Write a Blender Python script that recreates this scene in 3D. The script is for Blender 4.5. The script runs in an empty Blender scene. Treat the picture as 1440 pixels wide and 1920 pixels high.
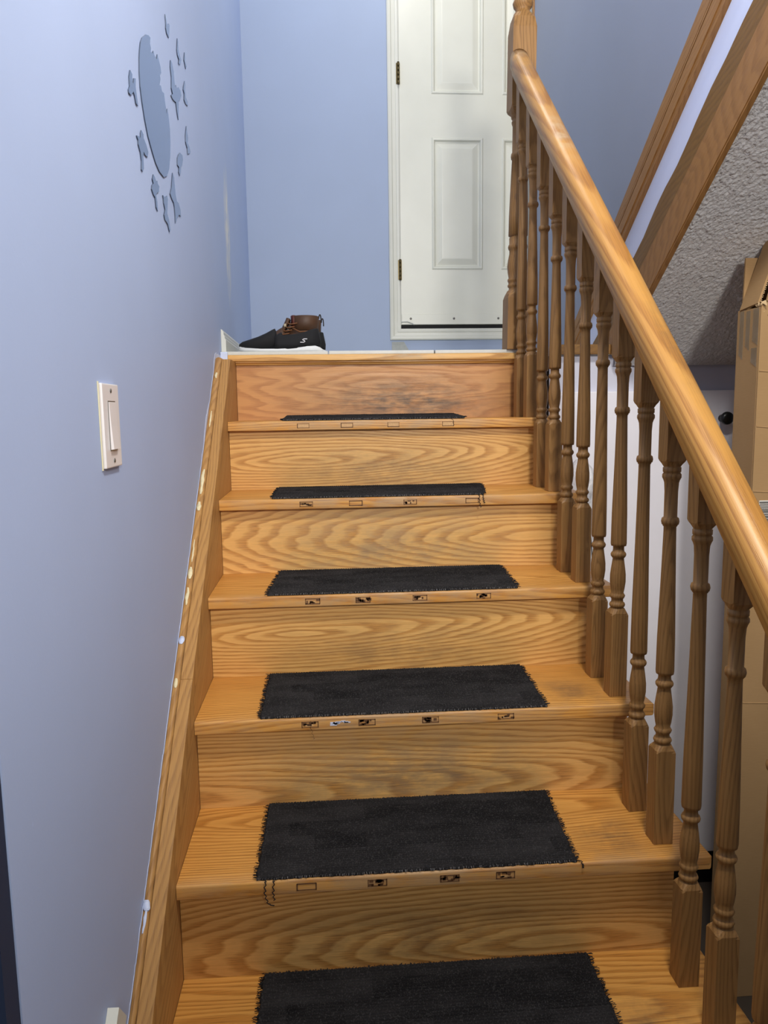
import bpy, bmesh, math, random
from mathutils import Vector, Matrix, noise as mn
random.seed(7)
S = bpy.context.scene
COL = S.collection

# ------------------------------------------------------------------ camera
CP = dict(x=0.2697, y=-2.3521, z=-0.1670, yaw=0.0732, pitch=0.1313, roll=-0.0138, f=1430.43)
def cam_axes():
    ya, pi, ro = CP['yaw'], CP['pitch'], CP['roll']
    F = Vector((math.sin(ya)*math.cos(pi), math.cos(ya)*math.cos(pi), -math.sin(pi)))
    r = Vector((math.cos(ya), -math.sin(ya), 0)); u = r.cross(F)
    c, s = math.cos(ro), math.sin(ro)
    return r*c+u*s, u*c-r*s, F
CR, CU, CF = cam_axes()
CC = Vector((CP['x'], CP['y'], CP['z']))
cd = bpy.data.cameras.new('camera'); cam = bpy.data.objects.new('camera', cd); COL.objects.link(cam)
cd.sensor_fit = 'VERTICAL'; cd.sensor_height = 24.0; cd.lens = CP['f']/1920*24.0; cd.clip_start = .02
M = Matrix((CR, CU, -CF)).transposed().to_4x4(); M.translation = CC
cam.matrix_world = M
S.camera = cam

# ------------------------------------------------------------------ world, lights, exposure
w = bpy.data.worlds.new('world'); S.world = w; w.use_nodes = True
bg = w.node_tree.nodes['Background']; bg.inputs[0].default_value = (.80, .87, 1, 1); bg.inputs[1].default_value = .12
def lamp(name, loc, power, radius, col=(1, .95, .88)):
    l = bpy.data.lights.new(name, 'POINT'); l.energy = power; l.shadow_soft_size = radius; l.color = col
    o = bpy.data.objects.new(name, l); COL.objects.link(o); o.location = loc; return o
lamp('stair_bulb', (.70, -1.70, 1.20), 56, .10, (1, .95, .88))
lamp('basement_bulb', (.86, -4.05, .60), 165, .22, (1, .95, .90))
lamp('landing_bulb', (.60, .20, 2.15), 20, .12, (1, .96, .90))
S.view_settings.view_transform = 'Standard'; S.view_settings.look = 'None'
S.view_settings.gamma = 1; S.view_settings.use_curve_mapping = False
S.view_settings.exposure = 0.55

# ------------------------------------------------------------------ stair numbers
RISE, RUN, NOSE, TH = .19, .2293, .0243, .0261
WEND = {4: .920, 5: .931}
def wx(y): return -.0345-.0068*(y+1.35)          # inner face of the slightly skewed left wall
YB = 1.12                                         # back wall
LZ = .017                                         # landing tile surface
FZ = -1.71                                        # basement floor
X1 = 1.13                                         # side of the upper flight
YW = -.10                                         # closet wall under the landing
def ray(px, py): return CF+CR*((px-720)/CP['f'])-CU*((py-960)/CP['f'])
def at(ax, v, px, py):                            # photo position -> point on a real plane
    d = ray(px, py); return CC+d*((v-CC[ax])/d[ax])
def onwall(px, py):
    y = -.5
    for i in range(12):
        P = at(0, wx(y), px, py); y = P.y
    return P

# ------------------------------------------------------------------ materials
def lin(c):
    return tuple(((v/255)/12.92 if v/255 <= .04045 else ((v/255+.055)/1.055)**2.4) for v in c)+(1,)
class NT:
    def __init__(s, name):
        s.m = bpy.data.materials.new(name); s.m.use_nodes = True; s.t = s.m.node_tree
        s.b = s.t.nodes['Principled BSDF']
    def n(s, ty, **k):
        o = s.t.nodes.new(ty)
        for a, v in k.items(): setattr(o, a, v)
        return o
    def l(s, a, b): s.t.links.new(a, b)
    def math(s, op, a, b=None, c=None, clamp=False):
        o = s.n('ShaderNodeMath', operation=op); o.use_clamp = clamp
        for i, v in enumerate((a, b, c)):
            if v is None: continue
            if isinstance(v, (int, float)): o.inputs[i].default_value = v
            else: s.l(v, o.inputs[i])
        return o.outputs[0]
    def vm(s, op, a, b=None):
        o = s.n('ShaderNodeVectorMath', operation=op)
        for i, v in enumerate((a, b)):
            if v is None: continue
            if isinstance(v, tuple): o.inputs[i].default_value = v
            else: s.l(v, o.inputs[i])
        return o.outputs['Value'] if op == 'LENGTH' else o.outputs[0]
    def noise(s, vec, scale, detail=2, rough=.5):
        o = s.n('ShaderNodeTexNoise'); o.inputs['Scale'].default_value = scale
        o.inputs['Detail'].default_value = detail; o.inputs['Roughness'].default_value = rough
        if vec is not None: s.l(vec, o.inputs['Vector'])
        return o
    def ramp(s, fac, pts):
        o = s.n('ShaderNodeValToRGB'); e = o.color_ramp.elements
        while len(e) < len(pts): e.new(.5)
        for i, (p, c) in enumerate(pts):
            e[i].position = p; e[i].color = c if len(c) == 4 else lin(c)
        s.l(fac, o.inputs[0]); return o.outputs[0]
    def mix(s, f, a, b, mode='MIX'):
        o = s.n('ShaderNodeMix', data_type='RGBA', blend_type=mode)
        for i, v in ((0, f), (6, a), (7, b)):
            if isinstance(v, (int, float)): o.inputs[i].default_value = v
            elif isinstance(v, tuple): o.inputs[i].default_value = v
            else: s.l(v, o.inputs[i])
        return o.outputs[2]
    def bump(s, h, strength, dist=.001):
        o = s.n('ShaderNodeBump'); o.inputs['Strength'].default_value = strength; o.inputs['Distance'].default_value = dist
        s.l(h, o.inputs['Height']); s.l(o.outputs[0], s.b.inputs['Normal'])
    def set(s, **k):
        for a, v in k.items():
            i = s.b.inputs[a]
            if isinstance(v, (int, float, tuple)): i.default_value = v
            else: s.l(v, i)

def plain(name, col, rough=.5, metal=0., spec=.5, var=.06, vscale=8, bump=0, bscale=300):
    t = NT(name); tc = t.n('ShaderNodeTexCoord').outputs['Object']
    a = lin(col)
    nz = t.noise(tc, vscale, 3).outputs[0]
    c = t.mix(nz, tuple(v*(1-var) for v in a[:3])+(1,), tuple(min(1, v*(1+var)) for v in a[:3])+(1,))
    t.set(**{'Base Color': c, 'Roughness': rough, 'Metallic': metal, 'Specular IOR Level': spec})
    if bump: t.bump(t.noise(tc, bscale, 2).outputs[0], bump)
    return t.m

def wood(name, light, mid, dark, rings=85, rough=.36, warp=.035, contrast=1., spec=.4, pores=.55):
    """Red-oak style grain: nested rings in the board's own 'gc' coordinates, with pores and wear."""
    t = NT(name)
    g = t.n('ShaderNodeAttribute', attribute_name='gc').outputs['Vector']
    wr = t.n('ShaderNodeAttribute', attribute_name='wear').outputs['Vector']
    n1 = t.noise(g, 8, 2, .5).outputs['Color']
    n2 = t.noise(t.vm('MULTIPLY', g, (1.3, 1, 1)), 42, 2, .5).outputs['Color']
    off = t.vm('SCALE', t.vm('SUBTRACT', n1, (.5, .5, .5))); off.node.inputs['Scale'].default_value = warp*1.7
    off2 = t.vm('SCALE', t.vm('SUBTRACT', n2, (.5, .5, .5))); off2.node.inputs['Scale'].default_value = warp*.22
    r = t.vm('LENGTH', t.vm('ADD', t.vm('ADD', g, off), off2))
    ph = t.math('FRACT', t.math('MULTIPLY', r, rings))
    band = t.ramp(ph, [(0, (0, 0, 0, 1)), (.14, (1, 1, 1, 1)), (.40, (.72, .72, .72, 1)), (.60, (.10, .10, .10, 1)), (1, (0, 0, 0, 1))])
    st = t.vm('MULTIPLY', g, (.22, 1, 1))
    fine = t.noise(st, 760, 2, .6).outputs[0]
    med = t.noise(st, 110, 2, .6).outputs[0]
    pore = t.math('MULTIPLY', t.ramp(fine, [(.48, (0, 0, 0, 1)), (.62, (1, 1, 1, 1))]), t.math('MULTIPLY_ADD', band, .8, .2))
    big = t.noise(t.vm('MULTIPLY', g, (1, .6, .6)), 7, 2).outputs[0]
    c = t.mix(t.math('MULTIPLY', band, .80*contrast), lin(light), lin(mid))
    c = t.mix(t.math('MULTIPLY', pore, pores*contrast), c, lin(dark))
    c = t.mix(t.math('MULTIPLY', t.math('SUBTRACT', med, .42, clamp=True), .9), c, lin(mid))
    c = t.mix(t.math('MULTIPLY', t.math('SUBTRACT', big, .46, clamp=True), 1.0), c, lin(tuple(.9*v for v in mid)))
    sx = t.n('ShaderNodeSeparateXYZ'); t.l(wr, sx.inputs[0])
    tc = t.n('ShaderNodeTexCoord').outputs['Object']
    sm = t.noise(t.vm('MULTIPLY', tc, (1, 1, 2.4)), 14, 4, .65).outputs[0]
    dm = t.math('MULTIPLY', sx.outputs[0], t.ramp(t.math('ADD', t.math('MULTIPLY', sm, .7), t.math('MULTIPLY', fine, .3)), [(.38, (0, 0, 0, 1)), (.62, (1, 1, 1, 1))]), clamp=True)
    c = t.mix(dm, c, lin((84, 72, 60)))
    pm = t.math('MULTIPLY', sx.outputs[1], t.ramp(sm, [(.36, (0, 0, 0, 1)), (.6, (1, 1, 1, 1))]), clamp=True)
    c = t.mix(pm, c, lin((190, 164, 128)))
    t.set(**{'Base Color': c, 'Specular IOR Level': spec,
             'Roughness': t.math('MULTIPLY_ADD', med, .25, rough-.1)})
    t.bump(t.math('MULTIPLY_ADD', pore, -1, 1), .25, .0006)
    return t.m

MT = {}
MT['riser'] = wood('oak_riser', (234, 184, 110), (190, 132, 62), (132, 86, 40), rings=130, warp=.034)
MT['riser_top'] = wood('oak_riser_plain', (208, 152, 92), (182, 124, 72), (116, 74, 44), rings=60, warp=.10, contrast=.9, pores=.3)
MT['tread'] = wood('oak_tread', (226, 166, 84), (188, 124, 50), (118, 74, 30), rings=150)
MT['stringer'] = wood('oak_stringer', (186, 140, 80), (158, 112, 60), (108, 74, 40), rings=150, rough=.45, contrast=.8)
MT['baluster'] = wood('oak_baluster', (166, 123, 70), (140, 101, 54), (90, 62, 33), rings=170, rough=.48, contrast=.9)
MT['rail'] = wood('oak_rail', (194, 143, 71), (162, 109, 46), (116, 74, 34), rings=120, rough=.36, spec=.45, warp=.018)
MT['trim'] = wood('oak_trim', (158, 114, 64), (136, 94, 50), (92, 62, 32), rings=150, rough=.5, contrast=.7)
MT['trim_dark'] = wood('oak_trim_dark', (130, 94, 44), (112, 78, 34), (76, 52, 24), rings=150, rough=.5, contrast=.7)

def wall_paint(name, col, pale_patches=()):
    t = NT(name); tc = t.n('ShaderNodeTexCoord').outputs['Object']
    a = lin(col)
    nz = t.noise(tc, 3.5, 4).outputs[0]
    c = t.mix(nz, tuple(v*.95 for v in a[:3])+(1,), tuple(min(1, v*1.05) for v in a[:3])+(1,))
    fl = t.noise(tc, 60, 3, .7).outputs[0]
    c = t.mix(t.ramp(fl, [(.70, (0, 0, 0, 1)), (.78, (.35, .35, .35, 1))]), c, tuple(min(1, v*1.22) for v in a[:3])+(1,))
    for (cx, cy, cz, sx, sy, sz, rgb, k) in pale_patches:
        d = t.vm('MULTIPLY', t.vm('SUBTRACT', tc, (cx, cy, cz)), (1/sx, 1/sy, 1/sz))
        f = t.math('MULTIPLY', t.math('SUBTRACT', 1, t.vm('LENGTH', d), clamp=True), k)
        f = t.math('MULTIPLY', f, t.ramp(t.noise(t.vm('MULTIPLY', tc, (1, 1, .35)), 55, 3).outputs[0], [(.35, (0, 0, 0, 1)), (.6, (1, 1, 1, 1))]), clamp=True)
        c = t.mix(f, c, lin(rgb))
    t.set(**{'Base Color': c, 'Roughness': .55, 'Specular IOR Level': .35})
    t.bump(t.noise(tc, 220, 3).outputs[0], .12, .0008)
    return t.m
MT['wall'] = wall_paint('blue_wall_paint', (172, 189, 224), [(0, .33, .43, .5, .09, .26, (222, 222, 216), 1.6)])  # streaky pale patch on the wall above the landing
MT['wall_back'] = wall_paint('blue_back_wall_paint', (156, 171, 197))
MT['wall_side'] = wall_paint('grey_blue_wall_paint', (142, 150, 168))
MT['lilac'] = wall_paint('lilac_paint', (206, 214, 240))
MT['navy_shade'] = plain('shaded_wall_navy', (32, 46, 72), .6)  # shade on the wall's near end face, put into its base colour
MT['closet_wall'] = plain('pale_lilac_closet_paint', (202, 204, 218), .55)
MT['closet_door'] = plain('white_closet_panel', (236, 235, 242), .45)
MT['white'] = plain('white_door_paint', (214, 215, 202), .38, bump=.05, bscale=500)
MT['white_trim'] = plain('white_trim_paint', (212, 213, 202), .42)
MT['gap'] = plain('black_gap', (18, 18, 18), .8)
MT['patch'] = plain('bare_plaster', (168, 172, 168), .8, var=.2, vscale=60)
MT['tile'] = plain('white_tile', (205, 207, 200), .4, var=.12, vscale=40)
MT['brass'] = plain('aged_brass', (92, 80, 50), .4, metal=.8, var=.25, vscale=90)
MT['screw'] = plain('steel_screw', (120, 118, 112), .4, metal=.8)
MT['plastic'] = plain('white_switch_plastic', (226, 222, 222), .3)
MT['plastic_yellow'] = plain('yellowed_edge', (222, 214, 178), .4)
MT['mirror'] = plain('acrylic_mirror', (172, 184, 198), .10, metal=1., var=.02)
MT['mirror_edge'] = plain('mirror_edge', (96, 106, 120), .3, metal=.6)
MT['paint_edge'] = plain('ragged_pale_paint', (206, 216, 240), .6)
MT['chip'] = plain('cream_paint_drips', (228, 214, 172), .6, var=.15, vscale=200)
MT['mark'] = plain('old_tape_residue', (104, 70, 40), .7, var=.4, vscale=300)
MT['mark_light'] = plain('bare_wood_patch', (206, 164, 112), .6, var=.2, vscale=200)
MT['floor'] = plain('dark_basement_floor', (66, 58, 50), .6)
MT['black'] = plain('black_metal', (12, 12, 13), .35)
MT['shoe'] = plain('black_knit', (9, 10, 14), .8, bump=.5, bscale=900)
MT['shoe_heel'] = plain('black_heel_panel', (14, 15, 20), .6)
MT['sole'] = plain('white_foam_sole', (224, 226, 226), .55)
MT['logo'] = plain('silver_logo_print', (214, 214, 220), .4)
MT['boot'] = plain('brown_boot_leather', (78, 52, 32), .55, var=.3, vscale=30, bump=.3, bscale=150)
MT['boot_red'] = plain('red_brown_leather_collar', (84, 32, 22), .55, var=.2, vscale=40)
MT['boot_dark'] = plain('dark_boot_suede', (38, 30, 26), .8)
MT['lace'] = plain('tan_lace', (118, 76, 44), .7)
MT['lining'] = plain('pale_lining', (190, 176, 150), .9)
MT['cable'] = plain('black_cable', (14, 14, 16), .5)

def card():
    t = NT('cardboard'); tc = t.n('ShaderNodeTexCoord').outputs['Object']
    nz = t.noise(tc, 6, 4).outputs[0]; f2 = t.noise(t.vm('MULTIPLY', tc, (1, 1, 14)), 40, 2).outputs[0]
    c = t.mix(nz, lin((160, 127, 86)), lin((184, 150, 105)))
    c = t.mix(t.math('MULTIPLY', f2, .35), c, lin((138, 108, 74)))
    t.set(**{'Base Color': c, 'Roughness': .8, 'Specular IOR Level': .2})
    t.bump(f2, .25, .0006); return t.m
MT['card'] = card()
MT['card_edge'] = plain('corrugated_edge', (196, 168, 126), .9, var=.3, vscale=250)
def tape():
    t = NT('packing_tape'); tc = t.n('ShaderNodeTexCoord').outputs['Object']
    nz = t.noise(tc, 40, 3).outputs[0]
    t.set(**{'Base Color': t.mix(nz, lin((140, 120, 92)), lin((178, 160, 132))), 'Roughness': .25, 'Alpha': .5}); return t.m
MT['tape'] = tape()
MT['label'] = plain('white_label', (214, 210, 200), .6)
MT['ink'] = plain('black_ink', (24, 22, 20), .7)
def plasticbag():
    t = NT('crinkled_white_plastic'); tc = t.n('ShaderNodeTexCoord').outputs['Object']
    nz = t.noise(tc, 26, 4, .65).outputs[0]
    c = t.ramp(nz, [(.3, (200, 203, 210)), (.5, (240, 241, 244)), (.7, (246, 247, 250))])
    t.set(**{'Base Color': c, 'Roughness': .18, 'Specular IOR Level': .7, 'Transmission Weight': 0.})
    t.bump(nz, .8, .01); return t.m
MT['bag'] = plasticbag()
def stucco():
    t = NT('stucco'); tc = t.n('ShaderNodeTexCoord').outputs['Object']
    nz = t.noise(tc, 6, 2).outputs[0]
    t.set(**{'Base Color': t.mix(nz, lin((204, 202, 200)), lin((220, 218, 216))), 'Roughness': .85, 'Specular IOR Level': .25})
    t.bump(t.noise(tc, 170, 3, .6).outputs[0], .9, .004); return t.m
MT['stucco'] = stucco()
def carpet():
    t = NT('black_loop_carpet'); tc = t.n('ShaderNodeTexCoord').outputs['Object']
    br = t.n('ShaderNodeTexBrick'); br.offset = .5; br.inputs['Scale'].default_value = 1
    br.inputs['Brick Width'].default_value = .095; br.inputs['Row Height'].default_value = .048
    br.inputs['Mortar Size'].default_value = 0; br.inputs['Bias'].default_value = 0
    br.inputs['Color1'].default_value = (0, 0, 0, 1); br.inputs['Color2'].default_value = (1, 1, 1, 1)
    t.l(tc, br.inputs['Vector'])
    n1 = t.noise(t.vm('MULTIPLY', tc, (.35, 1, 1)), 30, 2).outputs[0]
    n2 = t.noise(tc, 420, 2).outputs[0]
    f = t.math('MULTIPLY_ADD', br.outputs['Color'], .32, t.math('MULTIPLY_ADD', n1, .9, -.12))
    c = t.mix(f, lin((9, 9, 10)), lin((52, 50, 50)))
    c = t.mix(t.math('MULTIPLY', t.math('SUBTRACT', n2, .52, clamp=True), 2.2), c, lin((84, 82, 80)))
    t.set(**{'Base Color': c, 'Roughness': .95, 'Specular IOR Level': .1}); return t.m
MT['carpet'] = carpet()
MT['thread'] = plain('black_yarn', (26, 26, 28), .95)
MT['stitch'] = plain('grey_stitching', (128, 124, 122), .9, var=.5, vscale=120)

# ------------------------------------------------------------------ mesh helpers
class MB:
    def __init__(s): s.v = []; s.f = []; s.sm = []; s.mi = []
    def add(s, vs, fs, smooth=False, mi=0):
        o = len(s.v); s.v += [tuple(v) for v in vs]
        for f in fs: s.f.append(tuple(i+o for i in f)); s.sm.append(smooth); s.mi.append(mi)
    def box(s, a, b, bev=0, mi=0):
        x0, y0, z0 = a; x1, y1, z1 = b
        if not bev:
            s.add([(x0, y0, z0), (x1, y0, z0), (x1, y1, z0), (x0, y1, z0), (x0, y0, z1), (x1, y0, z1), (x1, y1, z1), (x0, y1, z1)],
                  [(3, 2, 1, 0), (4, 5, 6, 7), (0, 1, 5, 4), (1, 2, 6, 5), (2, 3, 7, 6), (3, 0, 4, 7)], mi=mi); return
        bm = bmesh.new(); bmesh.ops.create_cube(bm, size=1)
        for v in bm.verts: v.co = Vector(((x0+x1)/2+v.co.x*(x1-x0), (y0+y1)/2+v.co.y*(y1-y0), (z0+z1)/2+v.co.z*(z1-z0)))
        bmesh.ops.bevel(bm, geom=list(bm.edges), offset=bev, segments=2, affect='EDGES', profile=.6)
        bm.verts.index_update()
        s.add([v.co[:] for v in bm.verts], [[v.index for v in f.verts] for f in bm.faces], mi=mi); bm.free()
    def rings(s, rs, smooth=True, caps=True, closed=True, mi=0):
        n = len(rs[0]); o = len(s.v)
        for r in rs: s.v += [tuple(p) for p in r]
        m = n if closed else n-1
        for i in range(len(rs)-1):
            sm = smooth[i] if isinstance(smooth, (list, tuple)) else smooth
            for j in range(m):
                s.f.append((o+i*n+j, o+i*n+(j+1) % n, o+(i+1)*n+(j+1) % n, o+(i+1)*n+j)); s.sm.append(sm); s.mi.append(mi)
        if caps:
            s.f.append(tuple(o+j for j in reversed(range(n)))); s.sm.append(False); s.mi.append(mi)
            s.f.append(tuple(o+(len(rs)-1)*n+j for j in range(n))); s.sm.append(False); s.mi.append(mi)
    def tube(s, pts, rad, n=8, mi=0):
        rs = []
        P = [Vector(p) for p in pts]; R = rad if isinstance(rad, (list, tuple)) else [rad]*len(P)
        ref = Vector((0, 0, 1))
        for i, p in enumerate(P):
            t = (P[min(i+1, len(P)-1)]-P[max(i-1, 0)]).normalized()
            if abs(t.dot(ref)) > .95: ref = Vector((0, 1, 0)) if abs(t.y) < .9 else Vector((1, 0, 0))
            a = t.cross(ref).normalized(); b = a.cross(t).normalized()
            rs.append([p+(a*math.cos(2*math.pi*k/n)+b*math.sin(2*math.pi*k/n))*R[i] for k in range(n)])
        s.rings(rs, True, True, mi=mi)
    def prism(s, poly, axis, a, b, mi=0, smooth_side=False):
        """poly of 2D points extruded along axis from a to b."""
        def P(q, h):
            if axis == 0: return (h, q[0], q[1])
            if axis == 1: return (q[0], h, q[1])
            return (q[0], q[1], h)
        n = len(poly); o = len(s.v)
        s.v += [P(q, a) for q in poly]+[P(q, b) for q in poly]
        s.f.append(tuple(range(o, o+n))); s.sm.append(False); s.mi.append(mi)
        s.f.append(tuple(reversed(range(o+n, o+2*n)))); s.sm.append(False); s.mi.append(mi)
        for j in range(n):
            s.f.append((o+(j+1) % n, o+j, o+n+j, o+n+(j+1) % n)); s.sm.append(smooth_side); s.mi.append(mi)

def obj(name, mb, mats, parent=None, grain=None, wear=None, origin=None, fix=True):
    """Link one mesh object. Vertices are in world space; parent's origin (or 'origin') is subtracted."""
    me = bpy.data.meshes.new(name)
    base = Vector(parent['_o']) if parent is not None and '_o' in parent else Vector((0, 0, 0))
    org = Vector(origin) if origin is not None else base
    me.from_pydata([tuple(Vector(v)-org) for v in mb.v], [], mb.f)
    me.polygons.foreach_set('use_smooth', mb.sm)
    for m in (mats if isinstance(mats, (list, tuple)) else [mats]): me.materials.append(MT[m])
    me.polygons.foreach_set('material_index', mb.mi)
    if grain:
        ax, ku, u0, v0, w0 = grain
        if len(ax) == 2:                               # grain along a sloping direction in the y-z plane
            sy_, sz_ = ax; G3 = lambda v: (ku*(v[1]*sy_+v[2]*sz_-u0), -v[1]*sz_+v[2]*sy_-v0, v[0]-w0)
        else:
            i, j, k = ax; G3 = lambda v: (ku*(v[i]-u0), v[j]-v0, v[k]-w0)
        at_ = me.attributes.new('gc', 'FLOAT_VECTOR', 'POINT'); buf = []
        for v in mb.v: buf += list(G3(v))
        at_.data.foreach_set('vector', buf)
        at2 = me.attributes.new('wear', 'FLOAT_VECTOR', 'POINT'); buf = []
        for v in mb.v: buf += list(wear(Vector(v))) if wear else [0, 0, 0]
        at2.data.foreach_set('vector', buf)
    if fix:
        bm = bmesh.new(); bm.from_mesh(me); bmesh.ops.recalc_face_normals(bm, faces=bm.faces); bm.to_mesh(me); bm.free()
    me.update()
    o = bpy.data.objects.new(name, me); COL.objects.link(o)
    if parent is not None: o.parent = parent; o.location = org-base
    else: o.location = org
    o['_o'] = tuple(org)
    return o
def thing(name, loc, label, cat, group=None):
    o = bpy.data.objects.new(name, None); COL.objects.link(o); o.location = loc; o.empty_display_size = .05
    o['_o'] = tuple(loc); o['label'] = label; o['category'] = cat
    if group: o['group'] = group
    return o
def tag(o, label, cat, group=None):
    o['label'] = label; o['category'] = cat
    if group: o['group'] = group
    return o
def struct(o): o['kind'] = 'structure'; return o
def rnd(a, b): return random.uniform(a, b)

# ================================================================== LARGE STRUCTURE
ZT = 2.35
m = MB(); ya, yb = -1.67, YB
m.add([(wx(ya), ya, FZ), (wx(yb), yb, FZ), (wx(yb), yb, ZT), (wx(ya), ya, ZT), (-.17, ya, FZ), (-.17, yb, FZ), (-.17, yb, ZT), (-.17, ya, ZT)],
      [(0, 1, 2, 3), (5, 4, 7, 6), (4, 0, 3, 7), (1, 5, 6, 2), (3, 2, 6, 7), (4, 5, 1, 0)])
wall_left = struct(obj('wall_left', m, 'wall'))
m = MB(); m.box((-1.4, -1.70, FZ), (wx(-1.67)-.001, -1.672, ZT)); struct(obj('wall_front', m, 'navy_shade'))
# back wall with the door opening
DX0, DX1, DZ0, DZ1 = .600, 1.440, .195, 2.26
m = MB()
for a, b in (((-.17, 0), (DX0, ZT)), ((DX1, 0), (2.25, ZT)), ((DX0, 0), (DX1, DZ0)), ((DX0, DZ1), (DX1, ZT))):
    m.box((a[0], YB, a[1]), (b[0], YB+.12, b[1]))
wall_back = struct(obj('wall_back', m, 'wall_back'))
m = MB(); v = [(.57, .14), (.57, LZ), (.632, LZ), (.645, .05), (.63, .075), (.648, .10), (.625, .14)]
m.prism(v, 1, YB-.0012, YB-.0004); obj('plaster_patch', m, 'patch', wall_back)
# landing slab: tiles + ledge to the right
m = MB()
m.box((-.17, .03, -.20), (.93, YB+.12, -.012)); m.box((.93, YW+.002, -.20), (2.25, YB+.12, -.012))
landing = struct(obj('floor_landing', m, 'gap'))
m = MB()
n_t = 0
for i in range(3):
    for j in range(4):
        x0 = (-.045, .03+.0, .434, .838)[0] if False else -.043+i*.325; y0 = .012+j*.29
        if i == 0 and j == 0: x0 = -.043
        t = MB(); x1 = min(x0+.322, .928); y1 = min(y0+.287, YB-.001)
        xa = max(x0, wx(y0)+.002, wx(y1)+.002)
        zb = .0065 if j == 0 else -.0115
        t.box((xa, y0, zb), (x1, y1, LZ), .002); obj('tile', t, 'tile', landing)
for i in range(4):
    for j in range(4):
        x0 = .935+i*.325; y0 = YW-.012+j*.31
        t = MB(); t.box((x0, y0, -.0115), (min(x0+.322, 2.24), min(y0+.307, YB-.001), LZ), .002); obj('tile', t, 'tile', landing)
# brown ledge edge under the tiles at the right
m = MB(); m.box((.935, YW-.030, -.010), (X1-.024, YW-.0125, LZ+.002), .003)
struct(obj('trim_1', m, 'trim_dark', grain=((0, 1, 2), .2, 0, -.3, .1)))
# closet wall below the landing, its panel door and knob
m = MB(); m.box((.875, YW+.002, FZ), (2.25, YW+.09, -.2005)); m.box((.932, YW+.0005, -.2), (2.25, YW+.0019, -.031))
m = MB(); m.box((.90, YW+.0025, FZ), (2.25, YW+.05, -.2005)); struct(obj('wall_closet', m, 'closet_wall'))
m = MB(); m.box((.932, YW-.0005, -.205), (2.25, YW+.0018, -.0125)); struct(obj('trim_2', m, 'closet_wall'))
door2 = MB(); door2.box((.95, YW-.022, -1.60), (1.62, YW-.001, -.118), .003); door2 = struct(obj('door_2', door2, 'closet_door'))
kc = at(1, YW-.05, 1362, 784)
m = MB(); rs = []
for dy, r in ((.0278, .011), (.012, .009), (.006, .016), (-.002, .0195), (-.009, .0185), (-.013, .012), (-.014, .003)):
    rs.append([(kc.x+r*math.cos(2*math.pi*k/20), kc.y+dy, kc.z+r*math.sin(2*math.pi*k/20)) for k in range(20)])
m.rings(rs); obj('knob', m, 'black', door2)['label'] = 'round black knob'
m = MB(); m.box((.90, YW-.018, FZ+.001), (2.24, YW+.0, -1.606)); struct(obj('baseboard_closet', m, 'black'))
m = MB(); m.box((-1.4, -4.6, FZ-.05), (3.6, YW+.1, FZ)); struct(obj('floor', m, 'floor'))
m = MB(); m.box((3.60, -4.6, FZ), (3.70, YB+.12, ZT)); struct(obj('wall_right', m, 'wall_side'))
# wall beside the upper flight (grey-blue above, lilac strip below the capping)
LB = lambda y: .0145+.615*(-.1-y)                     # bottom of the stair soffit / stringer at plane X1
low = [at(0, X1, *q) for q in ((1233.8, 515), (1440, 119))]
sl = (low[1].z-low[0].z)/(low[1].y-low[0].y)
def lineX(x, a, b):
    A = at(0, x, *a); B = at(0, x, *b); s = (B.z-A.z)/(B.y-A.y)
    return lambda y: A.z+s*(y-A.y)
XF = X1-.022
l_low = lineX(XF, (1233.8, 515), (1440, 119))
l_rid = lineX(XF, (1198.6, 507), (1440, 8))
l_top = lineX(X1-.008, (1185, 485), (1410, 0))
l_cb = lineX(X1-.016, (1166, 444), (1357, 2.7))
l_ct = lineX(X1-.016, (1152.5, 412), (1316.5, 0))
def yat(l, z, a=-2.5, b=1.1):
    for i in range(60):
        c = (a+b)/2
        if l(c) > z: a = c
        else: b = c
    return (a+b)/2
YN, YE = -1.75, .90
m = MB(); yc = yat(l_ct, LZ+.001)
m.prism([(YE, LZ+.001), (YE, ZT), (YN, ZT), (YN, l_ct(YN)-.03), (yc-.04, LZ+.001)], 0, X1+.014, X1+.075)
struct(obj('wall_stair', m, 'wall_side'))
yt = yat(l_top, LZ+.001)
m = MB(); m.prism([(yc-.03, LZ+.001), (YN, l_ct(YN)-.02), (YN, l_top(YN)-.03), (yt-.04, LZ+.001)], 0, X1, X1+.0135)
struct(obj('trim_3', m, 'lilac'))
UPD = (-1/math.hypot(1, .66), .66/math.hypot(1, .66)); DND = (1/math.hypot(1, .8286), .8286/math.hypot(1, .8286))
# oak capping with two quirks, extruded along the slope
def slope_board(name, la, lb, x0, x1, steps=(0, 1), y0=YN, mat='trim', gr=(.25, 0, .02, .9), z0=LZ+.001, prof=None):
    """board between two sloping lines; prof = list of (fraction from la to lb, extra depth)."""
    m = MB(); prof = prof or [(0, 0), (1, 0)]
    for i in range(len(prof)-1):
        (fa, da), (fb, db) = prof[i], prof[i+1]
        if fb-fa < 1e-6: continue
        A = lambda y: la(y)+(lb(y)-la(y))*fa
        B = lambda y: la(y)+(lb(y)-la(y))*fb
        poly = [(yat(A, z0), z0), (y0, A(y0)), (y0, B(y0)), (yat(B, z0), z0)]
        m.prism(poly, 0, x0+da, x1)
    return obj(name, m, mat, grain=(UPD, gr[0], gr[1], gr[2], gr[3]))
o = slope_board('trim_4', l_cb, l_ct, X1-.016, X1+.0135, prof=[(0, .003), (.16, 0), (.50, .004), (.54, 0), (.60, .004), (.64, .001), (1, .001)]); struct(o)
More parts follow.
